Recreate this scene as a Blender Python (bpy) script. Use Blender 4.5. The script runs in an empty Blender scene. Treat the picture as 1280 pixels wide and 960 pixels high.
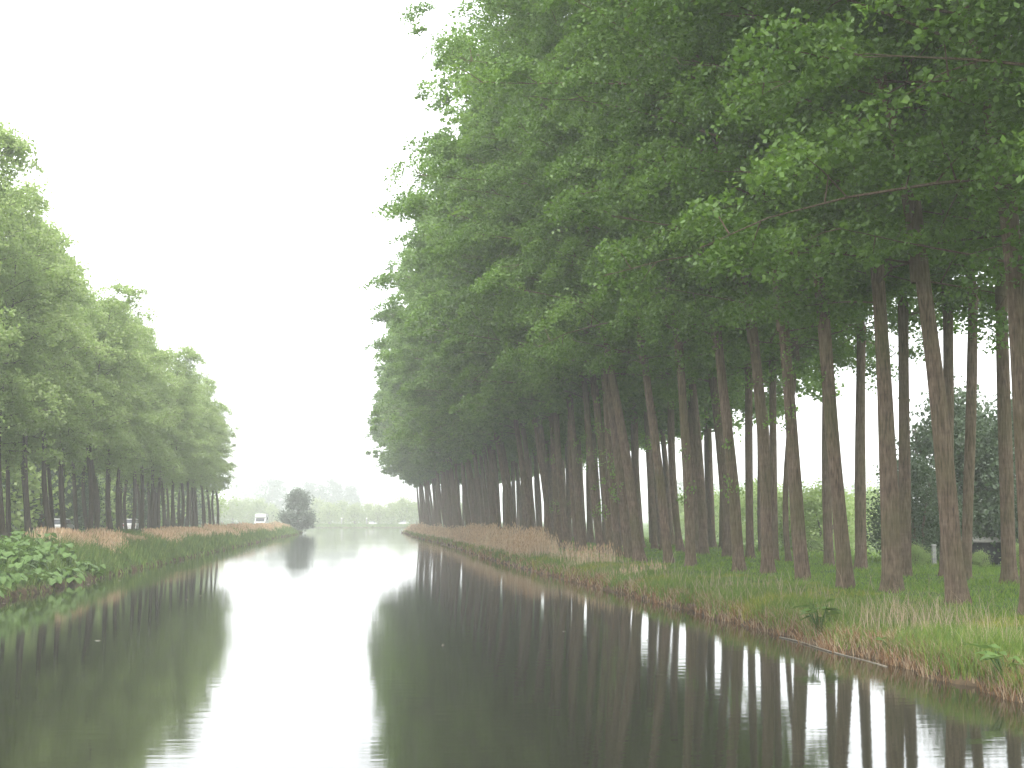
import bpy, math, random
import numpy as np

# ------------------------------------------------------------------ camera, sky, sun, exposure
SC = bpy.context.scene
COL = SC.collection
F = 1900.0                                   # focal length in photo pixels (1280 wide)
CAM_H = 2.8                                  # eye above the water
PITCH = math.atan(170.0 / F)
YAW = math.atan(196.0 / F * math.cos(PITCH))
cam_data = bpy.data.cameras.new('camera')
cam_data.sensor_width = 36.0
cam_data.lens = F / 1280.0 * 36.0
cam_data.clip_start = 0.1
cam_data.clip_end = 9000.0
cam = bpy.data.objects.new('camera', cam_data)
COL.objects.link(cam)
cam.location = (0, 0, CAM_H)
cam.rotation_euler = (math.pi / 2 + PITCH, 0, -YAW)
SC.camera = cam

SUN_EL, SUN_AZ = math.radians(48), math.radians(-168)     # azimuth from +Y towards +X: behind the camera, to the left
world = bpy.data.worlds.new('World')
SC.world = world
world.use_nodes = True
wn = world.node_tree
wn.nodes.clear()
sky = wn.nodes.new('ShaderNodeTexSky')
sky.sky_type = 'NISHITA'
sky.sun_disc = False
sky.sun_elevation = SUN_EL
sky.sun_rotation = SUN_AZ
sky.dust_density = 4.0
mixw = wn.nodes.new('ShaderNodeMix')
mixw.data_type = 'RGBA'
mixw.inputs['Factor'].default_value = 0.88               # closed overcast: an even white cloud sheet over the clear sky
mixw.inputs['B'].default_value = (8.3, 8.5, 8.65, 1)
bg = wn.nodes.new('ShaderNodeBackground')
bg.inputs['Strength'].default_value = 0.12
wo = wn.nodes.new('ShaderNodeOutputWorld')
wn.links.new(sky.outputs[0], mixw.inputs['A'])
wn.links.new(mixw.outputs['Result'], bg.inputs['Color'])
wn.links.new(bg.outputs[0], wo.inputs[0])

sun_data = bpy.data.lights.new('sun', 'SUN')
sun_data.energy = 1.5
sun_data.angle = math.radians(14)
sun_data.color = (1.0, 0.97, 0.92)
sun = bpy.data.objects.new('sun', sun_data)
COL.objects.link(sun)
sun.rotation_euler = (math.pi / 2 - SUN_EL, 0, math.pi - SUN_AZ)

SC.view_settings.view_transform = 'Standard'
SC.view_settings.look = 'None'
SC.view_settings.exposure = 1.6
SC.view_settings.gamma = 1.0
SC.view_settings.use_curve_mapping = False
SC.render.engine = 'CYCLES'
cy = SC.cycles
cy.use_denoising = True
cy.max_bounces = 6
cy.diffuse_bounces = 3
cy.glossy_bounces = 3
cy.transmission_bounces = 3
cy.volume_bounces = 1
cy.caustics_reflective = False
cy.caustics_refractive = False
cy.sample_clamp_indirect = 4.0

rng = np.random.default_rng(7)
random.seed(7)

# ------------------------------------------------------------------ pixel -> direction
FWD = np.array([math.sin(YAW) * math.cos(PITCH), math.cos(YAW) * math.cos(PITCH), math.sin(PITCH)])
RGT = np.array([math.cos(YAW), -math.sin(YAW), 0.0])
UPV = np.cross(RGT, FWD)
EYE = np.array([0, 0, CAM_H])


def ray(px, py):
    return FWD + RGT * (px - 640) / F + UPV * (480 - py) / F


def at_depth(px, py, Y):
    d = ray(px, py)
    return EYE + d * (Y / d[1])


def at_x(px, X, py=650):
    """distance Y at which the pixel column meets the line of trees at X"""
    d = ray(px, py)
    return X * d[1] / d[0]


# ------------------------------------------------------------------ mesh helpers
def mesh_from(name, verts, faces, mats, face_attr=None, col=None, smooth=False, fmat=None):
    """verts (n,3); faces (m,k) array of constant k"""
    verts = np.asarray(verts, dtype=np.float32)
    faces = np.asarray(faces, dtype=np.int32)
    m = bpy.data.meshes.new(name)
    k = faces.shape[1]
    m.vertices.add(len(verts))
    m.vertices.foreach_set('co', verts.ravel())
    m.loops.add(faces.size)
    m.loops.foreach_set('vertex_index', faces.ravel())
    m.polygons.add(len(faces))
    m.polygons.foreach_set('loop_start', np.arange(0, faces.size, k, dtype=np.int32))
    m.polygons.foreach_set('loop_total', np.full(len(faces), k, dtype=np.int32))
    if smooth:
        m.polygons.foreach_set('use_smooth', np.ones(len(faces), dtype=bool))
    for mt in (mats if isinstance(mats, (list, tuple)) else [mats]):
        m.materials.append(mt)
    if fmat is not None:
        m.polygons.foreach_set('material_index', np.asarray(fmat, dtype=np.int32))
    if face_attr is not None:
        a = m.attributes.new('rnd', 'FLOAT', 'FACE')
        a.data.foreach_set('value', np.asarray(face_attr, dtype=np.float32))
    if col is not None:
        c = np.ones((len(faces), 4), dtype=np.float32)
        c[:, :3] = col
        a = m.attributes.new('tint', 'FLOAT_COLOR', 'FACE')
        a.data.foreach_set('color', c.ravel())
    m.update(calc_edges=True)
    m.validate()
    return m


def link(name, mesh, parent=None, loc=(0, 0, 0), rot=(0, 0, 0), scale=(1, 1, 1)):
    o = bpy.data.objects.new(name, mesh)
    COL.objects.link(o)
    o.location = loc
    o.rotation_euler = rot
    o.scale = scale
    if parent is not None:
        o.parent = parent
    return o


def tag(o, label=None, cat=None, group=None, kind=None):
    if label: o['label'] = label
    if cat: o['category'] = cat
    if group: o['group'] = group
    if kind: o['kind'] = kind
    return o


def thing(name, label, cat, loc=(0, 0, 0), rotz=0.0, group=None):
    o = link(name, None, None, loc, (0, 0, rotz))
    return tag(o, label, cat, group)


class MB:
    """quad/tri soup collector (triangles stored as degenerate-free separate lists)"""
    def __init__(s):
        s.v = []; s.q = []

    def box(s, x0, x1, y0, y1, z0, z1, taper=0.0):
        n = len(s.v); t = taper
        s.v += [(x0, y0, z0), (x1, y0, z0), (x1, y1, z0), (x0, y1, z0),
                (x0 + t, y0 + t, z1), (x1 - t, y0 + t, z1), (x1 - t, y1 - t, z1), (x0 + t, y1 - t, z1)]
        for f in ((0, 3, 2, 1), (4, 5, 6, 7), (0, 1, 5, 4), (1, 2, 6, 5), (2, 3, 7, 6), (3, 0, 4, 7)):
            s.q.append(tuple(n + i for i in f))
        return s

    def prism(s, outline, axis, a0, a1):
        """outline of (u,w) extruded along axis 'x' (u=y,w=z) or 'y' (u=x,w=z)"""
        n = len(s.v); k = len(outline)
        for a in (a0, a1):
            for u, w in outline:
                s.v.append((a, u, w) if axis == 'x' else (u, a, w))
        for i in range(k):
            j = (i + 1) % k
            s.q.append((n + i, n + j, n + k + j, n + k + i))
        s.q.append(tuple(n + i for i in range(k))[::-1])
        s.q.append(tuple(n + k + i for i in range(k)))
        return s

    def tube(s, pts, radii, k=8, cap=True, fl=None):
        n = len(s.v)
        pts = [np.asarray(p, float) for p in pts]
        for i, p in enumerate(pts):
            d = pts[min(i + 1, len(pts) - 1)] - pts[max(i - 1, 0)]
            d /= np.linalg.norm(d) + 1e-9
            a = np.array([1.0, 0, 0]) if abs(d[0]) < 0.9 else np.array([0, 1.0, 0])
            u = np.cross(d, a); u /= np.linalg.norm(u)
            w = np.cross(d, u)
            for j in range(k):
                t = 2 * math.pi * j / k
                r = radii[i] * (fl(p, t) if fl else 1.0)
                s.v.append(tuple(p + (u * math.cos(t) + w * math.sin(t)) * r))
        for i in range(len(pts) - 1):
            for j in range(k):
                j2 = (j + 1) % k
                s.q.append((n + i * k + j, n + i * k + j2, n + (i + 1) * k + j2, n + (i + 1) * k + j))
        if cap:
            s.q.append(tuple(n + j for j in range(k))[::-1])
            s.q.append(tuple(n + (len(pts) - 1) * k + j for j in range(k)))
        return s

    def mesh(s, name, mat, smooth=False):
        m = bpy.data.meshes.new(name)
        m.from_pydata([tuple(map(float, p)) for p in s.v], [], s.q)
        m.materials.append(mat)
        if smooth:
            m.polygons.foreach_set('use_smooth', np.ones(len(m.polygons), dtype=bool))
        m.update()
        return m

    def build(s, name, mat, parent=None, loc=(0, 0, 0), rot=(0, 0, 0), smooth=False):
        return link(name, s.mesh(name, mat, smooth), parent, loc, rot)


# ------------------------------------------------------------------ materials
def new_mat(name):
    m = bpy.data.materials.new(name)
    m.use_nodes = True
    nt = m.node_tree
    nt.nodes.clear()
    out = nt.nodes.new('ShaderNodeOutputMaterial')
    return m, nt, out


def N(nt, kind, **kw):
    n = nt.nodes.new(kind)
    for k, v in kw.items():
        if k in n.inputs:
            n.inputs[k].default_value = v
        else:
            setattr(n, k, v)
    return n


def ramp(nt, stops):
    r = nt.nodes.new('ShaderNodeValToRGB')
    e = r.color_ramp.elements
    while len(e) < len(stops):
        e.new(0.5)
    for el, (p, c) in zip(e, stops):
        el.position = p
        el.color = (*c, 1)
    return r


def leaf_mat(name, dark, mid, light, transl=0.35, rough=0.42, gloss=0.5):
    m, nt, out = new_mat(name)
    at = N(nt, 'ShaderNodeAttribute', attribute_name='rnd')
    oi = nt.nodes.new('ShaderNodeObjectInfo')
    mth = N(nt, 'ShaderNodeMath', operation='MULTIPLY_ADD')
    mth.inputs[1].default_value = 0.22
    mth.inputs[2].default_value = -0.11
    nt.links.new(oi.outputs['Random'], mth.inputs[0])
    add = N(nt, 'ShaderNodeMath', operation='ADD')
    nt.links.new(at.outputs['Fac'], add.inputs[0])
    nt.links.new(mth.outputs[0], add.inputs[1])
    r = ramp(nt, [(0.0, dark), (0.5, mid), (1.0, light)])
    nt.links.new(add.outputs[0], r.inputs[0])
    p = N(nt, 'ShaderNodeBsdfPrincipled', Roughness=rough)
    p.inputs['Specular IOR Level'].default_value = gloss
    t = nt.nodes.new('ShaderNodeBsdfTranslucent')
    hs = N(nt, 'ShaderNodeHueSaturation', Hue=0.485, Saturation=1.1, Value=1.5)
    nt.links.new(r.outputs[0], hs.inputs['Color'])
    geo = nt.nodes.new('ShaderNodeNewGeometry')
    und = N(nt, 'ShaderNodeMix', data_type='RGBA')
    und.inputs['B'].default_value = (mid[0] * 1.5 + 0.01, mid[1] * 1.3 + 0.01, mid[2] * 1.5 + 0.015, 1)
    bf = N(nt, 'ShaderNodeMath', operation='MULTIPLY'); bf.inputs[1].default_value = 0.75
    nt.links.new(geo.outputs['Backfacing'], bf.inputs[0])
    nt.links.new(bf.outputs[0], und.inputs['Factor'])
    nt.links.new(r.outputs[0], und.inputs['A'])
    nt.links.new(und.outputs['Result'], p.inputs['Base Color'])
    nt.links.new(hs.outputs[0], t.inputs['Color'])
    mx = N(nt, 'ShaderNodeMixShader')
    mx.inputs[0].default_value = transl
    nt.links.new(p.outputs[0], mx.inputs[1])
    nt.links.new(t.outputs[0], mx.inputs[2])
    nt.links.new(mx.outputs[0], out.inputs['Surface'])
    return m


def tint_mat(name, transl=0.25, rough=0.7):
    m, nt, out = new_mat(name)
    at = N(nt, 'ShaderNodeAttribute', attribute_name='tint')
    p = N(nt, 'ShaderNodeBsdfPrincipled', Roughness=rough)
    p.inputs['Specular IOR Level'].default_value = 0.15
    t = nt.nodes.new('ShaderNodeBsdfTranslucent')
    nt.links.new(at.outputs['Color'], p.inputs['Base Color'])
    nt.links.new(at.outputs['Color'], t.inputs['Color'])
    mx = N(nt, 'ShaderNodeMixShader')
    mx.inputs[0].default_value = transl
    nt.links.new(p.outputs[0], mx.inputs[1])
    nt.links.new(t.outputs[0], mx.inputs[2])
    nt.links.new(mx.outputs[0], out.inputs['Surface'])
    return m


def plain_mat(name, color, rough=0.6, var=0.12, scale=3.0, spec=0.3, metal=0.0):
    m, nt, out = new_mat(name)
    tc = nt.nodes.new('ShaderNodeTexCoord')
    no = N(nt, 'ShaderNodeTexNoise', Scale=scale, Detail=4.0)
    nt.links.new(tc.outputs['Object'], no.inputs['Vector'])
    r = ramp(nt, [(0.3, tuple(c * (1 - var) for c in color)), (0.7, tuple(min(1, c * (1 + var)) for c in color))])
    nt.links.new(no.outputs['Fac'], r.inputs[0])
    p = N(nt, 'ShaderNodeBsdfPrincipled', Roughness=rough, Metallic=metal)
    p.inputs['Specular IOR Level'].default_value = spec
    nt.links.new(r.outputs[0], p.inputs['Base Color'])
    nt.links.new(p.outputs[0], out.inputs['Surface'])
    return m


def bark_mat(name, c0, c1, moss, moss_amt=0.5):
    m, nt, out = new_mat(name)
    tc = nt.nodes.new('ShaderNodeTexCoord')
    oi = nt.nodes.new('ShaderNodeObjectInfo')
    mp = N(nt, 'ShaderNodeMapping')
    mp.inputs['Scale'].default_value = (9, 9, 1.1)
    vadd = N(nt, 'ShaderNodeVectorMath', operation='ADD')
    cmb = nt.nodes.new('ShaderNodeCombineXYZ')
    mul = N(nt, 'ShaderNodeMath', operation='MULTIPLY'); mul.inputs[1].default_value = 57.0
    nt.links.new(oi.outputs['Random'], mul.inputs[0])
    nt.links.new(mul.outputs[0], cmb.inputs[2])
    nt.links.new(tc.outputs['Object'], vadd.inputs[0])
    nt.links.new(cmb.outputs[0], vadd.inputs[1])
    nt.links.new(vadd.outputs[0], mp.inputs['Vector'])
    n1 = N(nt, 'ShaderNodeTexNoise', Scale=2.4, Detail=6.0, Roughness=0.65)
    nt.links.new(mp.outputs[0], n1.inputs['Vector'])
    r = ramp(nt, [(0.32, c0), (0.68, c1)])
    nt.links.new(n1.outputs['Fac'], r.inputs[0])
    # horizontal lenticel bands
    mp2 = N(nt, 'ShaderNodeMapping'); mp2.inputs['Scale'].default_value = (1.2, 1.2, 9)
    nt.links.new(vadd.outputs[0], mp2.inputs['Vector'])
    n3 = N(nt, 'ShaderNodeTexNoise', Scale=1.1, Detail=3.0)
    nt.links.new(mp2.outputs[0], n3.inputs['Vector'])
    r3 = ramp(nt, [(0.42, (0.55, 0.55, 0.55)), (0.55, (1, 1, 1))])
    nt.links.new(n3.outputs['Fac'], r3.inputs[0])
    mul3 = N(nt, 'ShaderNodeMix', data_type='RGBA', blend_type='MULTIPLY'); mul3.inputs['Factor'].default_value = 0.22
    nt.links.new(r.outputs[0], mul3.inputs['A'])
    nt.links.new(r3.outputs[0], mul3.inputs['B'])
    n2 = N(nt, 'ShaderNodeTexNoise', Scale=0.55, Detail=5.0)
    nt.links.new(vadd.outputs[0], n2.inputs['Vector'])
    r2 = ramp(nt, [(0.42, (0, 0, 0)), (0.68, (moss_amt,) * 3)])
    nt.links.new(n2.outputs['Fac'], r2.inputs[0])
    mx = N(nt, 'ShaderNodeMix', data_type='RGBA')
    nt.links.new(r2.outputs[0], mx.inputs['Factor'])
    nt.links.new(mul3.outputs['Result'], mx.inputs['A'])
    mx.inputs['B'].default_value = (*moss, 1)
    p = N(nt, 'ShaderNodeBsdfPrincipled', Roughness=0.95)
    p.inputs['Specular IOR Level'].default_value = 0.1
    nt.links.new(mx.outputs['Result'], p.inputs['Base Color'])
    b = N(nt, 'ShaderNodeBump', Strength=1.0, Distance=0.06)
    nt.links.new(n1.outputs['Fac'], b.inputs['Height'])
    nt.links.new(b.outputs[0], p.inputs['Normal'])
    nt.links.new(p.outputs[0], out.inputs['Surface'])
    return m


M_LEAF_R = leaf_mat('poplar_leaf', (0.056, 0.115, 0.020), (0.098, 0.190, 0.034), (0.170, 0.285, 0.060), 0.45)
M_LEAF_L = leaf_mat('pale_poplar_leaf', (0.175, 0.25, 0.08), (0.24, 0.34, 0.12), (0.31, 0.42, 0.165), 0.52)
M_LEAF_D = leaf_mat('dark_shrub_leaf', (0.03, 0.06, 0.025), (0.05, 0.09, 0.035), (0.08, 0.125, 0.05))
M_LEAF_Y = leaf_mat('spring_willow_leaf', (0.13, 0.19, 0.05), (0.18, 0.25, 0.07), (0.25, 0.33, 0.10))
M_LEAF_W = leaf_mat('grey_willow_leaf', (0.07, 0.10, 0.065), (0.105, 0.145, 0.095), (0.155, 0.20, 0.135))
M_LEAF_B = leaf_mat('broad_leaf', (0.06, 0.115, 0.03), (0.10, 0.175, 0.045), (0.15, 0.235, 0.07), 0.3, 0.55, 0.3)
M_BARK = bark_mat('poplar_bark', (0.070, 0.050, 0.036), (0.25, 0.185, 0.135), (0.10, 0.105, 0.042), 0.5)
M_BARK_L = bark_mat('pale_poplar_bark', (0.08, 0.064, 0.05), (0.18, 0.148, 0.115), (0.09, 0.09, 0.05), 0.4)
M_TINT = tint_mat('grass_blade', 0.38)

# ground: turf with bare mud by the water
m, nt, out = new_mat('turf_and_mud')
M_GROUND = m
geo = nt.nodes.new('ShaderNodeNewGeometry')
sep = nt.nodes.new('ShaderNodeSeparateXYZ')
nt.links.new(geo.outputs['Position'], sep.inputs[0])
n1 = N(nt, 'ShaderNodeTexNoise', Scale=0.35, Detail=8.0, Roughness=0.65)
nt.links.new(geo.outputs['Position'], n1.inputs['Vector'])
r1 = ramp(nt, [(0.3, (0.05, 0.085, 0.022)), (0.55, (0.085, 0.135, 0.035)), (0.75, (0.13, 0.155, 0.055))])
nt.links.new(n1.outputs['Fac'], r1.inputs[0])
n2 = N(nt, 'ShaderNodeTexNoise', Scale=4.0, Detail=6.0)
nt.links.new(geo.outputs['Position'], n2.inputs['Vector'])
rm = ramp(nt, [(0.3, (0.035, 0.027, 0.018)), (0.7, (0.12, 0.085, 0.05))])
nt.links.new(n2.outputs['Fac'], rm.inputs[0])
mr = N(nt, 'ShaderNodeMapRange'); mr.inputs['From Min'].default_value = 0.16; mr.inputs['From Max'].default_value = 0.42
nt.links.new(sep.outputs['Z'], mr.inputs['Value'])
mx = N(nt, 'ShaderNodeMix', data_type='RGBA')
nt.links.new(mr.outputs[0], mx.inputs['Factor'])
nt.links.new(rm.outputs[0], mx.inputs['A'])
nt.links.new(r1.outputs[0], mx.inputs['B'])
p = N(nt, 'ShaderNodeBsdfPrincipled', Roughness=0.95)
p.inputs['Specular IOR Level'].default_value = 0.1
nt.links.new(mx.outputs['Result'], p.inputs['Base Color'])
b = N(nt, 'ShaderNodeBump', Strength=0.6, Distance=0.05)
nt.links.new(n2.outputs['Fac'], b.inputs['Height'])
nt.links.new(b.outputs[0], p.inputs['Normal'])
nt.links.new(p.outputs[0], out.inputs['Surface'])

# water: murky green body colour under a mirror surface with very low ripples
m, nt, out = new_mat('canal_water')
M_WATER = m
geo = nt.nodes.new('ShaderNodeNewGeometry')
mp = N(nt, 'ShaderNodeMapping'); mp.inputs['Scale'].default_value = (0.55, 1.9, 1)
nt.links.new(geo.outputs['Position'], mp.inputs['Vector'])
w1 = N(nt, 'ShaderNodeTexNoise', Scale=1.6, Detail=3.0, Roughness=0.5)
nt.links.new(mp.outputs[0], w1.inputs['Vector'])
mpb = N(nt, 'ShaderNodeMapping'); mpb.inputs['Scale'].default_value = (0.03, 0.045, 1)
nt.links.new(geo.outputs['Position'], mpb.inputs['Vector'])
w2 = N(nt, 'ShaderNodeTexNoise', Scale=1.0, Detail=3.0)
nt.links.new(mpb.outputs[0], w2.inputs['Vector'])
rr = ramp(nt, [(0.42, (0.25, 0.25, 0.25)), (0.66, (1, 1, 1))])
nt.links.new(w2.outputs['Fac'], rr.inputs[0])
# breeze patches far out
sep = nt.nodes.new('ShaderNodeSeparateXYZ'); nt.links.new(geo.outputs['Position'], sep.inputs[0])
hm = N(nt, 'ShaderNodeMath', operation='MULTIPLY')
nt.links.new(w1.outputs['Fac'], hm.inputs[0]); nt.links.new(rr.outputs[0], hm.inputs[1])
bp = N(nt, 'ShaderNodeBump', Strength=1.0, Distance=0.0035)
nt.links.new(hm.outputs[0], bp.inputs['Height'])
p = N(nt, 'ShaderNodeBsdfPrincipled', Roughness=0.045, IOR=1.333)
p.inputs['Base Color'].default_value = (0.021, 0.022, 0.014, 1)
nt.links.new(bp.outputs[0], p.inputs['Normal'])
nt.links.new(p.outputs[0], out.inputs['Surface'])

M_ASPHALT = plain_mat('asphalt', (0.06, 0.06, 0.06), 0.9, 0.2, 2.0)
M_WHITE = plain_mat('white_paint', (0.78, 0.78, 0.77), 0.35, 0.04, 2.0, 0.5)
M_RENDER = plain_mat('white_render', (0.74, 0.73, 0.70), 0.9, 0.06, 1.2)
M_ROOF = plain_mat('red_roof_tile', (0.22, 0.11, 0.085), 0.8, 0.2, 4.0)
M_GLASS = plain_mat('dark_glass', (0.03, 0.035, 0.04), 0.1, 0.1, 2.0, 0.6)
M_TYRE = plain_mat('tyre_rubber', (0.025, 0.025, 0.025), 0.85, 0.1)
M_RIM = plain_mat('wheel_rim', (0.45, 0.45, 0.46), 0.4, 0.05, 3.0, 0.5, 0.6)
M_LAMP = plain_mat('tail_lamp', (0.45, 0.03, 0.02), 0.3, 0.05)
M_DARKWOOD = plain_mat('tarred_board', (0.03, 0.032, 0.036), 0.85, 0.35, 6.0)
M_ROOFSHEET = plain_mat('weathered_roof_sheet', (0.27, 0.27, 0.25), 0.8, 0.2, 5.0)
M_POST = plain_mat('pale_post', (0.30, 0.30, 0.28), 0.85, 0.25, 5.0)
M_POLE = plain_mat('bleached_wood', (0.17, 0.15, 0.115), 0.85, 0.3, 8.0)


# ------------------------------------------------------------------ the ground, water, roads
def sstep(a, b, x):
    t = np.clip((x - a) / (b - a), 0, 1)
    return t * t * (3 - 2 * t)


def wob(y, s):
    return (0.16 * np.sin(y * 0.9 + s) * np.sin(y * 0.23 + 1.7 * s) + 0.11 * np.sin(y * 2.3 + 2 * s) + 0.07 * np.sin(y * 5.1 + s))


def edge_r(y):
    y = np.asarray(y, float)
    return 10.0 + wob(y, 0.4) + 75 * sstep(338, 356, y) + 0.35 * np.sin(y * 0.045)


def edge_l(y):
    y = np.asarray(y, float)
    return -(12.2 + wob(y, 2.1) - 1.2 * sstep(240, 290, y) + 2.0 * sstep(300, 312, y) - 1.5 * sstep(322, 330, y) + 60 * sstep(342, 360, y))


FARBANK = 560.0
PR = np.array([[-60, -1.4], [-3, -1.4], [-0.3, -0.35], [0, -0.02], [0.12, 0.16], [0.5, 0.30], [1.2, 0.45], [2.2, 0.62], [3.2, 0.76], [5, 0.82], [9, 0.85], [14, 0.8], [20, 0.66], [60, 0.6], [5000, 0.6]])
PL = np.array([[-60, -1.4], [-3, -1.4], [-0.3, -0.35], [0, -0.02], [0.12, 0.2], [0.5, 0.42], [1.2, 0.72], [2.2, 1.05], [3.2, 1.22], [5, 1.30], [9, 1.32], [20, 1.25], [60, 0.9], [5000, 0.6]])


def bumps(x, y):
    return 0.045 * np.sin(x * 1.3 + 0.6 * np.sin(y * 0.5)) * np.sin(y * 0.83 + 0.4 * x) + 0.03 * np.sin(x * 2.9 + y * 2.1) * np.sin(y * 1.7 - x)


def ground_z(x, y):
    x = np.asarray(x, float); y = np.asarray(y, float)
    er, el = edge_r(y), edge_l(y)
    dr, dl = x - er, el - x
    zr = np.interp(dr, PR[:, 0], PR[:, 1])
    zl = np.interp(dl, PL[:, 0], PL[:, 1])
    z = np.where(x > 0, zr, zl)
    land = np.interp(y - FARBANK, [-3, -0.3, 0, 1, 5, 30], [-1.4, -0.4, -0.02, 0.35, 0.75, 0.8])
    z = np.where(y > FARBANK - 3, np.maximum(z, land), z)
    d = np.maximum(dr, dl)
    return z + bumps(x, y) * np.clip((d - 0.3) / 2, 0, 1)


ys = np.concatenate([np.arange(-60, 12, 3.0), np.arange(12, 75, 0.5), np.arange(75, 150, 1.0), np.arange(150, 364, 2.0),
                     np.arange(364, 554, 10.0), np.arange(555, 570, 1.0), np.arange(570, 700, 10.0), np.arange(700, 2700, 100.0)])
dk = np.array([-0.0, 0.12, 0.3, 0.5, 0.85, 1.2, 1.7, 2.2, 2.7, 3.2, 4, 5, 6, 7, 8, 9, 10.5, 12, 14, 17, 20, 26, 34, 45, 60, 90, 150, 300, 600, 1200, 2400.0])
rows = []
for y in ys:
    er, el = float(edge_r(y)), float(edge_l(y))
    xs = np.concatenate([el - dk[::-1], np.array([el + 0.3, el + 3, (el + er) / 2, er - 3, er - 0.3]), er + dk])
    rows.append(np.stack([xs, np.full_like(xs, y), ground_z(xs, np.full_like(xs, y))], 1))
G = np.array(rows)
R_, C_ = G.shape[:2]
idx = np.arange(R_ * C_).reshape(R_, C_)
fq = np.stack([idx[:-1, :-1], idx[:-1, 1:], idx[1:, 1:], idx[1:, :-1]], -1).reshape(-1, 4)
tag(link('ground', mesh_from('ground', G.reshape(-1, 3), fq, M_GROUND, smooth=True)), kind='structure',
    label='grassy canal banks and flat meadow land', cat='ground')

tag(MB().box(-75, 90, -60, FARBANK + 2, -0.02, 0.0).build('water', M_WATER), kind='structure',
    label='still canal water mirroring the sky and trees', cat='water')


def road(name, pts, w, label):
    v, q = [], []
    for (x, y), (nx, ny) in pts:
        for s in (-1, 1):
            xx, yy = x + nx * w * s / 2, y + ny * w * s / 2
            v.append((xx, yy, float(ground_z(xx, yy)) + 0.12))
    for i in range(len(pts) - 1):
        q.append((2 * i, 2 * i + 1, 2 * i + 3, 2 * i + 2))
    tag(link(name, mesh_from(name, v, q, M_ASPHALT)), label, 'road', None, 'structure')


road('road', [((-28.0, y), (1, 0)) for y in range(20, 341, 8)] , 4.2, 'narrow asphalt road behind the left bank trees')
road('road', [((x, 574.0), (0, 1)) for x in range(-90, 91, 10)], 4.0, 'narrow asphalt road along the far bank')


# ------------------------------------------------------------------ tree crowns (shared meshes)
def leaves(P, size, rg, up=0.9, droop=0.25):
    """folded leaf faces (two triangles each) at points P"""
    n = len(P)
    nrm = rg.normal(size=(n, 3)) * 0.8
    nrm[:, 2] += up
    nrm /= np.linalg.norm(nrm, axis=1, keepdims=True)
    a = rg.normal(size=(n, 3)); a[:, 2] -= droop
    a -= nrm * np.sum(a * nrm, 1, keepdims=True)
    a /= np.linalg.norm(a, axis=1, keepdims=True) + 1e-9
    b = np.cross(nrm, a)
    s = size * rg.uniform(0.65, 1.3, (n, 1))
    fold = nrm * s * rg.uniform(-0.08, 0.16, (n, 1))
    v = np.stack([P - a * s * 0.5, P + b * s * 0.42 + fold, P + a * s * 0.62, P - b * s * 0.42 + fold], 1).reshape(-1, 3)
    i = np.arange(n)[:, None] * 4
    f = np.concatenate([i + np.array([[0, 1, 2]]), i + np.array([[0, 2, 3]])], 1).reshape(-1, 3)
    return v, f


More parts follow.
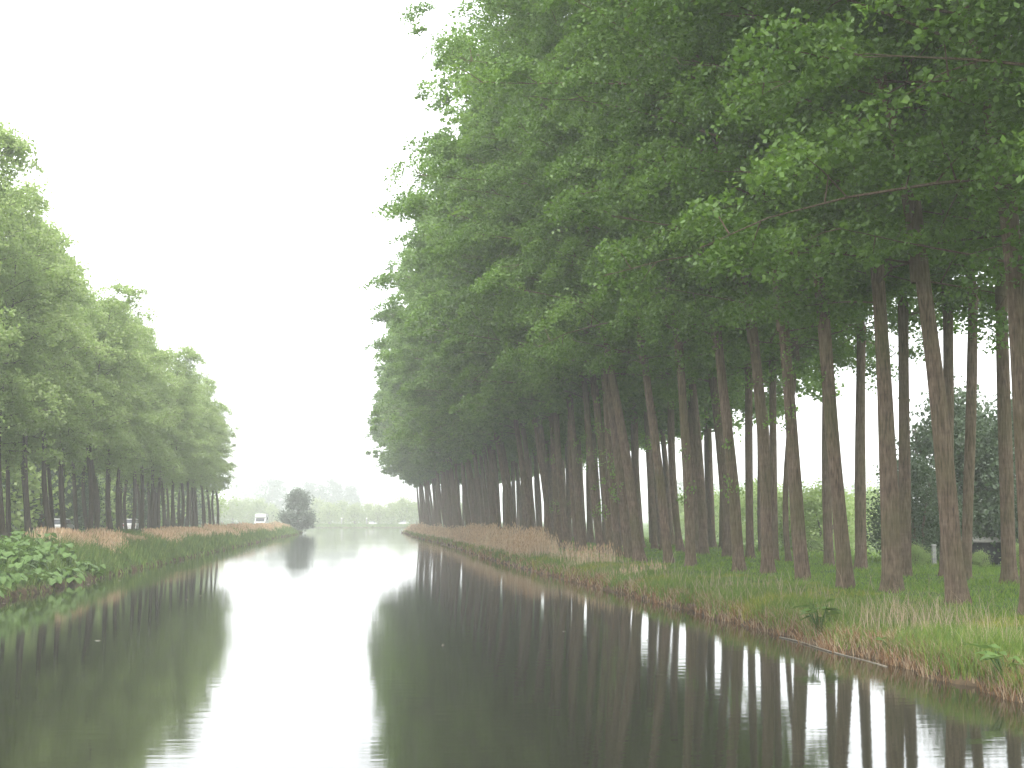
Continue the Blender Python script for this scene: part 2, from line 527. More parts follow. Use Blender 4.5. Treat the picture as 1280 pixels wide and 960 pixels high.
def crown_meshes(name, seed, n_leaf, leaf, H, R, lean, n_limb, mat, bark, r0, low=0.0, reach=0.58, twigs=11, tub=5, clump=0.80):
    """upper trunk with limbs (one mesh) and leaf mass (one mesh); origin at the crown base on the trunk"""
    rg = np.random.default_rng(seed)
    ph = rg.uniform(0, 6.28, 3)

    def axis(t):
        return np.array([-lean * t ** 1.25 + 0.25 * math.sin(t * 5 + ph[0]) * t, 0.35 * math.sin(t * 4 + ph[1]) * t, H * t * 0.93])
    mb = MB()
    ts = np.linspace(-0.02, 1, 11)
    mb.tube([axis(max(t, 0)) + np.array([0, 0, min(t, 0) * H]) for t in ts], [r0 * (1 - 0.93 * max(t, 0) ** 0.85) for t in ts], 8, False)
    az0 = rg.uniform(0, 6.28)
    pads = []                                           # leafy sprays: centre, frame, size, weight
    for i in range(n_limb):
        t = low + (0.97 - low) * ((i + rg.uniform(0, 1)) / n_limb) ** 0.95
        az = az0 + i * 2.39996 + rg.normal() * 0.35
        prof = (0.70 + 0.30 * min(1, max(t, 0) / 0.2)) * (1 - 0.72 * max(0, (t - 0.58) / 0.42) ** 1.7)
        canal = max(0, -math.cos(az)) ** 1.5
        L = R * prof * rg.uniform(0.55, 1.12) * (1 + reach * canal * (1 - 0.35 * t))
        el = math.radians(11 + 34 * max(t, 0) + rg.normal() * 8)
        d = np.array([math.cos(az) * math.cos(el), math.sin(az) * math.cos(el), math.sin(el)])
        side = np.array([-math.sin(az), math.cos(az), 0])
        bend = rg.normal() * 0.14
        wa, wp = rg.uniform(0.02, 0.06), rg.uniform(0, 6.28)
        dr = rg.uniform(0.04, 0.22) * (1.2 - t) * min(1.0, 0.55 + 3 * max(t, 0))
        p0 = axis(max(t, 0)) + np.array([0, 0, min(t, 0) * H])

        def lp(s):
            return p0 + d * L * s + side * L * (bend * s * s + wa * math.sin(s * 7 + wp) * s) + np.array([0, 0, -dr * L * s * s * 1.2])
        rl = max(0.016, 0.25 * r0 * (1 - max(t, 0)) ** 0.6 * (L / R) ** 0.7)
        ss = np.linspace(0, 1, 6)
        mb.tube([lp(s) for s in ss], [rl * (1 - 0.85 * s) for s in ss], tub, False)
        nt_ = max(3, int(twigs * L / R))
        for j in range(nt_):
            s = 0.18 + 0.84 * (j + rg.uniform(0, 1)) / nt_
            q = lp(min(s, 1.0))
            td = rg.normal(size=3) * np.array([1, 1, 0.5]) + d * 0.6
            td[2] += 0.12
            td /= np.linalg.norm(td)
            tl = R * rg.uniform(0.08, 0.30) * (1.2 - 0.5 * s)
            e = q + td * tl
            if tub >= 4:
                mb.tube([q, (q + e) / 2 + np.array([0, 0, 0.05 * tl]), e], [0.024, 0.015, 0.007], 3, False)
            out = e - p0; out[2] = 0
            out = out / (np.linalg.norm(out) + 1e-6)
            pads.append((e, out, clump * R / 6.0 * rg.uniform(0.5, 1.3), rg.uniform(0.2, 1.0)))
    C0 = np.array([q[0] for q in pads]); O0 = np.array([q[1] for q in pads]); S0 = np.array([q[2] for q in pads])
    wts = np.array([q[3] for q in pads]) * S0 ** 1.6; wts /= wts.sum()
    pick = rg.choice(len(pads), n_leaf, p=wts)
    # every spray is a ragged, slightly domed and outward drooping layer with its own sub-tufts
    sub = 9
    dirs = rg.normal(size=(len(pads), sub, 3)); dirs /= np.linalg.norm(dirs, axis=2, keepdims=True)
    tuft = dirs * rg.uniform(0.15, 1.0, (len(pads), sub, 1)) ** 0.6 * np.array([1.15, 1.15, 0.62])
    ti = rg.integers(0, sub, n_leaf)
    g0 = rg.normal(size=(n_leaf, 3)); g0 /= np.linalg.norm(g0, axis=1, keepdims=True)
    g = tuft[pick, ti] + g0 * (rg.uniform(0, 1, (n_leaf, 1)) ** 0.5) * np.array([0.62, 0.62, 0.40])
    Sx = S0[pick][:, None]
    P = C0[pick] + g * Sx
    P[:, 2] -= 0.30 * np.sum(g[:, :2] * O0[pick][:, :2], 1) * Sx[:, 0] + 0.12 * np.sum(g[:, :2] ** 2, 1) * Sx[:, 0]
    v, f = leaves(P, leaf, rg)
    crn = rg.uniform(-0.22, 0.22, len(pads))
    rv = np.clip(0.5 + crn[pick] + rg.normal(size=n_leaf) * 0.15, 0, 1)
    cm = mesh_from(name + '_crown', v, f, mat, face_attr=np.repeat(rv, 2))
    um = mb.mesh(name + '_limbs', bark, True)
    return um, cm


NEAR = [crown_meshes('near%d' % k, 11 + k, 98000, 0.13, 21.0, 6.3, 4.2, 58, M_LEAF_R, M_BARK, 0.185, -0.025, twigs=7) for k in range(4)]
MID = [crown_meshes('mid%d' % k, 31 + k, 42000, 0.21, 21.0, 6.3, 4.2, 56, M_LEAF_R, M_BARK, 0.185, -0.025, twigs=6, tub=4) for k in range(4)]
FARC = [crown_meshes('far%d' % k, 51 + k, 17000, 0.33, 21.0, 6.3, 4.2, 50, M_LEAF_R, M_BARK, 0.185, -0.025, twigs=5, tub=3) for k in range(3)]
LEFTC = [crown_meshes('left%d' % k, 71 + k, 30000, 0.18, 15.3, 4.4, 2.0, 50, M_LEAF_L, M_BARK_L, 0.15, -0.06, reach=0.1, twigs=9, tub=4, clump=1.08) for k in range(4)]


# ------------------------------------------------------------------ poplars
def trunk_mesh(path, r_base, r_top, bark, k=14, flare=0.42):
    """path of local points from the ground up; root flare at the foot"""
    P = np.array(path, float)
    zz = np.concatenate([[-0.25, 0, 0.12, 0.3, 0.6, 1.0], np.linspace(1.6, P[-1, 2], 9)])
    cx = np.interp(zz, P[:, 2], P[:, 0]); cyy = np.interp(zz, P[:, 2], P[:, 1])
    # soften the corners of the path
    for _ in range(2):
        cx[2:-1] = 0.25 * cx[1:-2] + 0.5 * cx[2:-1] + 0.25 * cx[3:]
        cyy[2:-1] = 0.25 * cyy[1:-2] + 0.5 * cyy[2:-1] + 0.25 * cyy[3:]
    ph = random.uniform(0, 6.28); lob = random.choice((3, 4, 5))
    top = P[-1, 2]

    def fl(p, t):
        h = max(p[2], 0)
        return 1 + flare * math.exp(-h / 0.33) * (0.75 + 0.55 * math.cos(lob * t + ph)) + 0.05 * math.sin(2 * t + ph + h * 0.7) + 0.025 * math.sin(5 * t + h)
    rad = [r_base + (r_top - r_base) * (max(z, 0) / top) ** 0.8 for z in zz]
    return MB().tube(list(zip(cx, cyy, zz)), rad, k, False, fl).mesh('trunk', bark, True)


def poplar(X, Y, path, r_base, r_top, crown, bark, label, group, rot=None, scale=None, k=14, name='poplar_tree', drop=0.15):
    z = float(ground_z(X, Y))
    t = thing(name, label, 'tree', (X, Y, z), 0, group)
    link('trunk', trunk_mesh(path, r_base, r_top, bark, k), t)
    tp = path[-1]
    rot = random.uniform(-0.5, 0.5) if rot is None else rot
    s = random.uniform(0.92, 1.08) if scale is None else scale
    sc = (s, s * random.uniform(0.95, 1.05), s * random.uniform(0.95, 1.05))
    for nm, me in zip(('upper_trunk', 'crown'), crown):
        link(nm, me, t, (tp[0] + 0.05 * (drop - 0.15), tp[1], tp[2] - drop), (0, 0, rot), sc)
    return t


ORD = ['zeroth', 'first', 'second', 'third', 'fourth', 'fifth', 'sixth', 'seventh', 'eighth', 'ninth', 'tenth', 'eleventh', 'twelfth',
       'thirteenth', 'fourteenth', 'fifteenth', 'sixteenth', 'seventeenth', 'eighteenth', 'nineteenth', 'twentieth']

TOPZ = 9.7


def pixel_path(pts, X0, Y0):
    """pixels up the trunk -> local path in the upright plane at the tree's own distance"""
    z0 = float(ground_z(X0, Y0))
    out = []
    for (px, py) in pts:
        q = at_depth(px, py, Y0)
        out.append((q[0] - X0, 0.0, q[2] - z0))
    out[0] = (0, 0, 0.0)
    (x1, _, z1), (x2, _, z2) = out[-2], out[-1]
    if z2 < TOPZ:                                   # carry on to the crown base
        sl = (x2 - x1) / (z2 - z1)
        out.append((x2 + sl * (TOPZ - z2), 0, TOPZ))
    else:
        xa = np.interp(TOPZ, [o[2] for o in out], [o[0] for o in out])
        out = [o for o in out if o[2] < TOPZ] + [(float(xa), 0, TOPZ)]
    return out


XF, XS = 14.3, 20.0
GF, GS = 'front row of poplars on the right bank', 'second row of poplars on the right bank'
# front row, traced where the trunks can be told apart: (pixel path from the foot up, breast-height radius, label)
front = [
    ([(1292, 767), (1284, 600), (1275, 430), (1262, 260)], 0.30, 'poplar cut by the right frame edge, front row, curving up to the left'),
    ([(1197, 757), (1186, 640), (1178, 540), (1164, 430), (1145, 280)], 0.29, 'pale-barked poplar leaning left, nearest whole trunk of the front row'),
    ([(1116, 740), (1113, 640), (1108, 540), (1103, 430), (1096, 320)], 0.33, 'thick upright dark poplar just left of the pale leaning one'),
    ([(1058, 737), (1052, 660), (1042, 570), (1035, 470), (1022, 300)], 0.27, 'third poplar from the pale leaning one, front row, foot swept to the right'),
    ([(1004, 722), (996, 640), (991, 560), (985, 470), (972, 320)], 0.29, 'fourth poplar from the pale leaning one, front row, slightly bowed trunk'),
    ([(960, 710), (957, 620), (954, 540), (945, 450), (933, 330)], 0.28, 'fifth poplar from the pale leaning one, front row, top leaning left'),
    ([(924, 706), (918, 620), (910, 540), (901, 460), (892, 370)], 0.28, 'sixth poplar from the pale leaning one, front row, evenly slanting left'),
    ([(864, 699), (861, 620), (856, 540), (849, 430)], 0.27, 'seventh poplar from the pale leaning one, front row, nearly upright'),
    ([(836, 699), (828, 620), (817, 540), (803, 430)], 0.26, 'eighth poplar from the pale leaning one, front row, strongly leaning left'),
]
def shoot_mesh(seed):
    rg = np.random.default_rng(seed)
    c = rg.normal(size=(5, 3)) * np.array([0.28, 0.28, 0.35])
    P = c[rg.integers(0, 5, 110)] + rg.normal(size=(110, 3)) * 0.13
    v, f = leaves(P, 0.10, rg)
    return mesh_from('shoot', v, f, M_LEAF_R, face_attr=np.repeat(np.clip(rg.normal(0.65, 0.2, 110), 0, 1), 2))


SHOOT = [shoot_mesh(300 + k) for k in range(3)]


def add_shoots(tree, path, zs):
    xs_, zs_ = [q[0] for q in path], [q[2] for q in path]
    for z in zs:
        a = random.uniform(2.2, 5.2)
        sh = link('shoot', random.choice(SHOOT), tree, (float(np.interp(z, zs_, xs_)) + 0.38 * math.cos(a), 0.38 * math.sin(a), z), (0, 0, random.uniform(0, 6.28)), (1, 1, random.uniform(0.8, 1.5)))
        sh['kind'] = 'stuff'


used = []
for i, (pp, r, lab) in enumerate(front):
    X = XF + (0.0, 0.0, 0.5, 0.1, 0.6, 0.8, 0.6, 0.2, 0.0)[i]
    Y = at_x(pp[0][0], X, pp[0][1])
    tr = poplar(X, Y, pixel_path(pp, X, Y), r * 0.84, 0.175, NEAR[i % 4], M_BARK, lab, GF, k=18, drop=(2.4, 1.6, 1.2, 1.0, 0.9, 0.8, 0.6, 0.5, 0.4)[i])
    used.append(Y)
    add_shoots(tr, pixel_path(pp, X, Y), [(), (), (), (6.4, 7.2), (6.0, 8.1), (7.6,), (4.1, 6.8), (3.9,), (5.6,)][i])
# two more of the row stand before the frame, their boughs hang into the top right corner
for j, Y in enumerate((26.2, 21.8)):
    poplar(XF + 0.2, Y, [(0, 0, 0), (-0.2, 0, 4), (-0.7, 0, TOPZ)], 0.32, 0.22, NEAR[(j + 2) % 4], M_BARK,
           ('poplar standing right of the frame, boughs hanging into the top right corner', 'nearest poplar right of the frame, lowest boughs over the top right corner')[j], GF, drop=2.2)
Y = used[-1]
n = 8
while True:
    Y += 4.3 * random.uniform(0.82, 1.18)
    if Y > 330:
        break
    n += 1
    ln = random.uniform(0.04, 0.15)
    bow = random.uniform(-0.25, 0.3)
    path = [(0, 0, 0)] + [(-ln * z + bow * math.sin(z / TOPZ * math.pi), random.uniform(-0.05, 0.05), z) for z in (2.3, 4.6, 7.0, TOPZ)]
    crown = random.choice(NEAR[:2] + MID[:2]) if Y < 85 else random.choice(MID) if Y < 170 else random.choice(FARC)
    if n <= 18:
        lab = ORD[n] + ' poplar from the pale leaning one, front row of the right bank'
    else:
        lab = 'slender hazy poplar in the dense far part of the right front row'
    tr = poplar(XF + random.uniform(-0.5, 0.5), Y, path, random.uniform(0.22, 0.29), 0.185, crown, M_BARK, lab, GF, k=14 if Y < 120 else 9)
    if n in (10, 11, 13, 16):
        add_shoots(tr, path, [random.uniform(3.2, 8) for _ in range(2 + n % 2)])
LASTF = Y

second = [
    ([(1262, 728), (1258, 600), (1254, 480), (1250, 320)], 0.26, 'upright poplar of the second row right of the small dark shed'),
    ([(1207, 723), (1210, 620), (1214, 520), (1216, 400)], 0.20, 'slim poplar of the second row with low forked limbs, beside the small shed'),
    ([(1182, 722), (1184, 600), (1186, 480), (1184, 300)], 0.24, 'dark poplar of the second row hidden behind the pale leaning trunk'),
    ([(1131, 728), (1131, 620), (1130, 500), (1129, 380)], 0.25, 'poplar of the second row pressed against the thick dark front trunk'),
    ([(1077, 718), (1075, 620), (1075, 540), (1077, 400)], 0.26, 'clear-standing straight poplar of the second row with sky on both sides'),
    ([(1037, 713), (1033, 620), (1033, 540), (1034, 420)], 0.24, 'poplar of the second row just left of the swept-foot front trunk'),
    ([(986, 708), (981, 650), (982, 590), (988, 520), (998, 420)], 0.15, 'thin crooked poplar of the second row bending right as it rises'),
    ([(969, 704), (967, 600), (966, 500), (966, 400)], 0.20, 'narrow straight poplar of the second row beside the bowed front trunk'),
    ([(938, 700), (936, 600), (936, 500), (936, 410)], 0.24, 'straight dark poplar of the second row between the fifth and sixth front trunks'),
]
Y = 0
for i, (pp, r, lab) in enumerate(second):
    X = XS + (0, -0.2, 0.3, -1.0, 0, 0.3, 0.2, 0.4, 0)[i]
    Y = at_x(pp[0][0], X, pp[0][1])
    poplar(X, Y, pixel_path(pp, X, Y), r * 0.9, min(0.18, r * 0.8), NEAR[(i + 1) % 4], M_BARK, lab, GS, k=14)
poplar(XS, 41.5, [(0, 0, 0), (-0.1, 0, 4), (-0.4, 0, TOPZ)], 0.28, 0.22, NEAR[0], M_BARK, 'second row poplar standing just right of the frame edge', GS)
poplar(XS, 36.8, [(0, 0, 0), (-0.1, 0, 4), (-0.5, 0, TOPZ)], 0.28, 0.22, NEAR[2], M_BARK, 'second row poplar well right of the frame, only its crown in view', GS)
n = 9
while True:
    Y += 4.4 * random.uniform(0.8, 1.2)
    if Y > LASTF - 2:
        break
    n += 1
    ln = random.uniform(-0.01, 0.09)
    bow = random.uniform(-0.25, 0.25)
    path = [(0, 0, 0)] + [(-ln * z + bow * math.sin(z / TOPZ * math.pi), random.uniform(-0.05, 0.05), z) for z in (2.3, 4.6, 7.0, TOPZ)]
    crown = random.choice(MID) if Y < 150 else random.choice(FARC)
    if n <= 15:
        lab = ORD[n] + ' poplar of the second row on the right bank, counted from the shed'
    else:
        lab = 'hazy poplar glimpsed between the far front trunks, second row of the right bank'
    poplar(XS + random.uniform(-0.6, 0.6), Y, path, random.uniform(0.22, 0.31), 0.21, crown, M_BARK, lab, GS, k=12 if Y < 120 else 8)

Y = 92.0
while Y < LASTF - 4:
    ln = random.uniform(-0.01, 0.09)
    path = [(0, 0, 0)] + [(-ln * z + random.uniform(-0.08, 0.08), 0, z) for z in (2.3, 4.6, 7.0, TOPZ)]
    poplar(26.0 + random.uniform(-0.8, 0.8), Y, path, random.uniform(0.22, 0.31), 0.2, random.choice(FARC), M_BARK,
           'hazy poplar of the rearmost row filling gaps between the far right trunks', 'rearmost row of poplars on the right bank', k=8)
    Y += 4.6 * random.uniform(0.8, 1.2)

# left bank: two rows, smaller and paler
for row, X0, ystart, step in (('front', -20.5, 74.0, 6.4), ('back', -25.0, 78.0, 6.6)):
    Y = ystart
    n = 0
    while Y < 238:
        n += 1
        ln = random.uniform(-0.01, 0.11)
        bow = random.uniform(-0.35, 0.35)
        tz = 7.0 + random.uniform(-0.5, 0.7)
        path = [(0, 0, 0)] + [(-ln * z + bow * math.sin(z / tz * math.pi), 0, z) for z in (1.7, 3.4, 5.1, tz)]
        if row == 'front' and n <= 16:
            lab = ORD[n] + ' pale green poplar of the left bank front row, counted from the left'
        elif row == 'back' and n <= 8:
            lab = ORD[n] + ' poplar of the left bank rear row, counted from the left'
        else:
            lab = 'hazy small poplar near the far end of the left bank ' + row + ' row'
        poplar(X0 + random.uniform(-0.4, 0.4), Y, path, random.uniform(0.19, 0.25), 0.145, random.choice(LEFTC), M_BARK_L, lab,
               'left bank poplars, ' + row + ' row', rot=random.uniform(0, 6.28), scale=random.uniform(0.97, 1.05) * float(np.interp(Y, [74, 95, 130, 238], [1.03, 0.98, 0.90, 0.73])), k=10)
        Y += step * random.uniform(0.85, 1.15)


# ------------------------------------------------------------------ shrubs and distant trees
def shrub_meshes(name, seed, n_leaf, leaf, H, R, mat, bark, stems=5, clumps=70):
    rg = np.random.default_rng(seed)
    mb = MB()
    for s in range(stems):
        a = rg.uniform(0, 6.28); e = rg.uniform(0.2, 0.65) * R
        mb.tube([(0.12 * R * math.cos(a), 0.12 * R * math.sin(a), -0.1), (0.4 * e * math.cos(a), 0.4 * e * math.sin(a), 0.35 * H),
                 (e * math.cos(a), e * math.sin(a), rg.uniform(0.6, 0.85) * H)], [0.03 * H ** 0.8, 0.022 * H ** 0.8, 0.006 * H], 6, False)
    u = rg.uniform(0, 1, clumps); az = rg.uniform(0, 6.28, clumps)
    z = 0.1 + 0.88 * u
    rr = np.sin(np.clip(z, 0, 1) ** 0.75 * math.pi) ** 0.55 * (1.0 - 0.25 * z) * rg.uniform(0.35, 1.0, clumps) ** 0.6
    Cc = np.stack([rr * np.cos(az) * R, rr * np.sin(az) * R, z * H], 1)
    size = rg.uniform(0.09, 0.17, clumps) * R * 1.5
    pick = rg.integers(0, clumps, n_leaf)
    P = Cc[pick] + rg.normal(size=(n_leaf, 3)) * size[pick][:, None] * np.array([1, 1, 0.7])
    P[:, 2] = np.maximum(P[:, 2], 0.05)
    v, f = leaves(P, leaf, rg)
    tn = rg.uniform(-0.25, 0.25, clumps)
    rv = np.clip(0.5 + tn[pick] + rg.normal(size=n_leaf) * 0.15, 0, 1)
    return mb.mesh(name + '_stems', bark, True), mesh_from(name + '_crown', v, f, mat, face_attr=np.repeat(rv, 2))


def shrub(nm, mats, X, Y, s, label, cat='shrub', group=None, rot=None, sz=1.0, z=None, part='stem'):
    zz = float(ground_z(X, Y)) if z is None else z
    t = thing(nm, label, cat, (X, Y, zz), random.uniform(0, 6.28) if rot is None else rot, group)
    for pn, me in zip((part, 'crown'), mats):
        link(pn, me, t, scale=(s, s, s * sz))
    return t


DK = [shrub_meshes('dark%d' % k, 90 + k, 15000, 0.15, 6.0, 3.0, M_LEAF_D, M_BARK, 5, 110) for k in range(2)]
LT = [shrub_meshes('light%d' % k, 95 + k, 7000, 0.17, 4.0, 2.6, M_LEAF_L, M_BARK_L, 5, 70) for k in range(2)]
WL = [shrub_meshes('willow%d' % k, 98 + k, 2600, 0.55, 9.0, 5.0, M_LEAF_Y, M_BARK_L, 5, 60) for k in range(2)]
FT = [shrub_meshes('fartree%d' % k, 102 + k, 2600, 0.8, 20.0, 6.5, M_LEAF_D, M_BARK, 1, 60) for k in range(3)]

# dark thicket by the shed
for (px, Y, s, sz, lab) in ((1148, 70, 0.75, 1.05, 'dark bushy tree left of the shed, showing behind the pale leaning trunk'),
                            (1195, 77, 1.15, 1.25, 'tall dark tree rising behind the small shed'),
                            (1240, 76, 1.10, 1.10, 'dark bush right behind the upright second row trunk'),
                            (1285, 72, 1.10, 1.2, 'dark bush at the right frame edge behind the trunks'),
                            (1340, 66, 1.1, 1.2, 'dark bush just beyond the right frame edge')):
    X = at_depth(px, 700, Y)[0]
    shrub('dark_bush', DK[int(px) % 2], X, Y, s, lab, 'bush', 'dark thicket by the shed', sz=sz)
for (px, Y, s, lab) in ((1226, 66, 0.17, 'low leafy weed clump before the dark shed'), (1276, 62, 0.26, 'low leafy weed clump right of the dark shed'),
                        (1146, 64, 0.22, 'sparse small sapling left of the white post')):
    shrub('weed_clump' if px != 1146 else 'sapling', LT[0], at_depth(px, 715, Y)[0], Y, s, lab, 'plant')
# pale green hedge seen between the trunks
hedge = [(985, 120), (1008, 105), (1030, 100), (1052, 112), (1085, 170), (955, 150), (930, 170), (905, 190), (880, 210), (855, 230), (832, 250), (1098, 175)]
for i, (px, Y) in enumerate(hedge):
    X = at_depth(px, 690, Y)[0]
    lab = ('pale green hedge shrub glimpsed between trunks, %s from the right' % ORD[1 + sorted([-h[0] for h in hedge]).index(-px)])
    shrub('hedge_shrub', LT[i % 2], X, Y, random.uniform(0.9, 1.15) * (1.0 if Y < 150 else 1.25), lab, 'shrub', 'hedge beyond the right bank trees')
# belt of lower trees behind the left rows
for i in range(30):
    Y = 84 + i * 8.6
    shrub('belt_tree', (DK[0], DK[1], LT[0])[i % 3], -36 + random.uniform(-2, 2) - (i % 2) * 5, Y, random.uniform(1.8, 2.2) * (1.0, 1.0, 1.35)[i % 3], 'leafy tree in the green belt showing between the left bank trunks', 'tree',
          'green belt behind the left bank', part='trunk')
# waterside bush
X = -12.6
shrub('waterside_bush', shrub_meshes('wbush', 120, 7000, 0.40, 9.6, 3.7, M_LEAF_W, M_BARK, 6, 55), X, 331.0, 1.0,
      'dark rounded bush overhanging the water beyond the left reeds', 'bush', z=-0.35)
# willows along the far bank
wpx = [(292, 600), (306, 640), (322, 610), (338, 640), (398, 640), (412, 610), (428, 640), (444, 600), (460, 625), (474, 605), (490, 630), (505, 600), (521, 620), (536, 600), (552, 610), (580, 600), (276, 610), (258, 630)]
for i, (px, Y) in enumerate(sorted(wpx)):
    Xw = at_depth(px, 655, Y)[0]
    shrub('spring_willow', WL[i % 2], Xw, Y, random.uniform(0.85, 1.15), 'pale yellow-green tree, %s from the left along the far bank' % ORD[i + 1], 'tree', 'pale trees along the far bank', part='trunk')
# blue-hazed trees beyond
fpx = [(300, 1150), (312, 1180), (322, 1150), (338, 900), (347, 910), (372, 930), (382, 900), (392, 940), (402, 900), (413, 920), (424, 900), (434, 930), (441, 900)]
for i, (px, Y) in enumerate(fpx):
    Xw = at_depth(px, 655, Y)[0]
    shrub('distant_tree', FT[i % 3], Xw, Y, random.uniform(1.05, 1.3) * (1.0 if Y < 1000 else 1.3), 'blue hazed far tree, %s from the left above the far bank' % ORD[i + 1], 'tree', 'blue hazed trees beyond the far bank', part='trunk')


# far wood: reads as one faint mass along the horizon
def far_wood():
    vs, fs, rv = [], [], []
    off = 0
    rg = np.random.default_rng(5)
    base = FT[0][1]
    n = len(base.vertices)
    co = np.empty(n * 3, np.float32); base.vertices.foreach_get('co', co); co = co.reshape(-1, 3)
    tri = np.empty(len(base.polygons) * 3, np.int32); base.loops.foreach_get('vertex_index', tri); tri = tri.reshape(-1, 3)
    keep = tri[: len(tri) // 4]
    k = keep.max() + 1
    spots = [(px, rg.uniform(1350, 1600), rg.uniform(0.9, 1.35)) for px in np.arange(440, 600, 5.5)]
    spots += [(px, rg.uniform(700, 820), rg.uniform(0.8, 1.15)) for px in np.arange(840, 1120, 7)]
    spots += [(px, rg.uniform(600, 700), rg.uniform(0.6, 0.8)) for px in np.arange(-60, 260, 9)]
    for px, Y, s in spots:
        X = at_depth(px, 655, Y)[0]
        a = rg.uniform(0, 6.28)
        c = co[:k] * s
        c = np.stack([c[:, 0] * math.cos(a) - c[:, 1] * math.sin(a), c[:, 0] * math.sin(a) + c[:, 1] * math.cos(a), c[:, 2]], 1) + np.array([X, Y, 0.6])
        vs.append(c); fs.append(keep + off); off += k
        rv.append(np.clip(rg.normal(0.5, 0.15, len(keep)), 0, 1))
    me = mesh_from('far_wood', np.concatenate(vs), np.concatenate(fs), M_LEAF_D, face_attr=np.concatenate(rv))
    tag(link('far_wood', me), 'faint far wood along the misty horizon', 'wood', None, 'stuff')


far_wood()


# ------------------------------------------------------------------ grass, reeds and bank plants
GREEN = np.array([[0.085, 0.135, 0.032], [0.12, 0.18, 0.045], [0.165, 0.215, 0.062], [0.10, 0.165, 0.055]])
TAN = np.array([[0.60, 0.46, 0.31], [0.66, 0.52, 0.36], [0.50, 0.37, 0.25], [0.70, 0.58, 0.42]])
RUST = np.array([[0.24, 0.13, 0.065], [0.30, 0.18, 0.09], [0.18, 0.10, 0.05]])


def vnoise(x, y, s, seed=0):
    """smooth value noise"""
    xs, ys_ = x / s, y / s
    xi, yi = np.floor(xs).astype(np.int64), np.floor(ys_).astype(np.int64)
    fx, fy = xs - xi, ys_ - yi
    fx = fx * fx * (3 - 2 * fx); fy = fy * fy * (3 - 2 * fy)

    def h(a, b_):
        v = (a * 374761393 + b_ * 668265263 + seed * 1442695) & 0x7fffffff
        v = ((v ^ (v >> 13)) * 1274126177) & 0x7fffffff
        return ((v ^ (v >> 16)) & 0xffff) / 65535.0
    return (h(xi, yi) * (1 - fx) + h(xi + 1, yi) * fx) * (1 - fy) + (h(xi, yi + 1) * (1 - fx) + h(xi + 1, yi + 1) * fx) * fy


def blades(x, y, h, w, cols, lean=0.35, seg=1, head=None):
    n = len(x)
    z = ground_z(x, y) - 0.03
    a = rng.uniform(0, math.pi, n)
    dx, dy = np.cos(a) * w / 2, np.sin(a) * w / 2
    lx, ly = rng.normal(size=n) * lean * h, rng.normal(size=n) * lean * h
    p0 = np.stack([x - dx, y - dy, z], 1); p1 = np.stack([x + dx, y + dy, z], 1)
    tip = np.stack([x + lx, y + ly, z + h], 1)
    mid = np.stack([x + lx * 0.35, y + ly * 0.35, z + h * 0.6], 1)
    m0 = mid - np.stack([dx, dy, dx * 0], 1) * 0.75
    m1 = mid + np.stack([dx, dy, dx * 0], 1) * 0.75
    V = np.stack([p0, p1, m1, m0, tip], 1).reshape(-1, 3)
    i = np.arange(n)[:, None] * 5
    Fc = np.concatenate([i + np.array([[0, 1, 2]]), i + np.array([[0, 2, 3]]), i + np.array([[3, 2, 4]])], 1).reshape(-1, 3)
    Cc = np.repeat(cols, 3, axis=0)
    if head is not None:                              # feathery seed head: a hanging lozenge
        hs, hw = head
        t0 = tip - np.array([0, 0, 1.0]) * hs * 0.3
        d = np.stack([np.cos(a), np.sin(a), a * 0], 1) * hw
        V2 = np.stack([tip - np.array([0, 0, hs * 0.7]), tip + d - np.array([0, 0, hs * 0.3]), tip + np.stack([lx, ly, h], 1) * 0.04 + np.array([0, 0, hs * 0.3]), tip - d - np.array([0, 0, hs * 0.3])], 1).reshape(-1, 3)
        i2 = np.arange(n)[:, None] * 4 + len(V)
        F2 = np.concatenate([i2 + np.array([[0, 1, 2]]), i2 + np.array([[0, 2, 3]])], 1).reshape(-1, 3)
        V = np.concatenate([V, V2]); Fc = np.concatenate([Fc, F2])
        Cc = np.concatenate([Cc, np.repeat(cols * np.array([0.85, 0.78, 0.72]), 2, axis=0)])
    return V, Fc, Cc


def merge(parts):
    off = 0; V, Fc, Cc = [], [], []
    for v, f, c in parts:
        V.append(v); Fc.append(f + off); Cc.append(c); off += len(v)
    return np.concatenate(V), np.concatenate(Fc), np.concatenate(Cc)


def pickcol(pal, n, j=0.15):
    return pal[rng.integers(0, len(pal), n)] * rng.uniform(1 - j, 1 + j, (n, 1))


def scatter(n, d0, d1, y0, y1, side, near_bias=1.0):
    """n points by distance d inland from the water's edge, denser towards the camera"""
    u = rng.uniform(0, 1, n)
    y = 1 / (1 / y0 + (1 / y1 - 1 / y0) * u) if near_bias else y0 + (y1 - y0) * u
    d = rng.uniform(d0, d1, n)
    x = edge_r(y) + d if side > 0 else edge_l(y) - d
    return x, y, d


def keep_of(mask, *a):
    return [q[mask] for q in a]


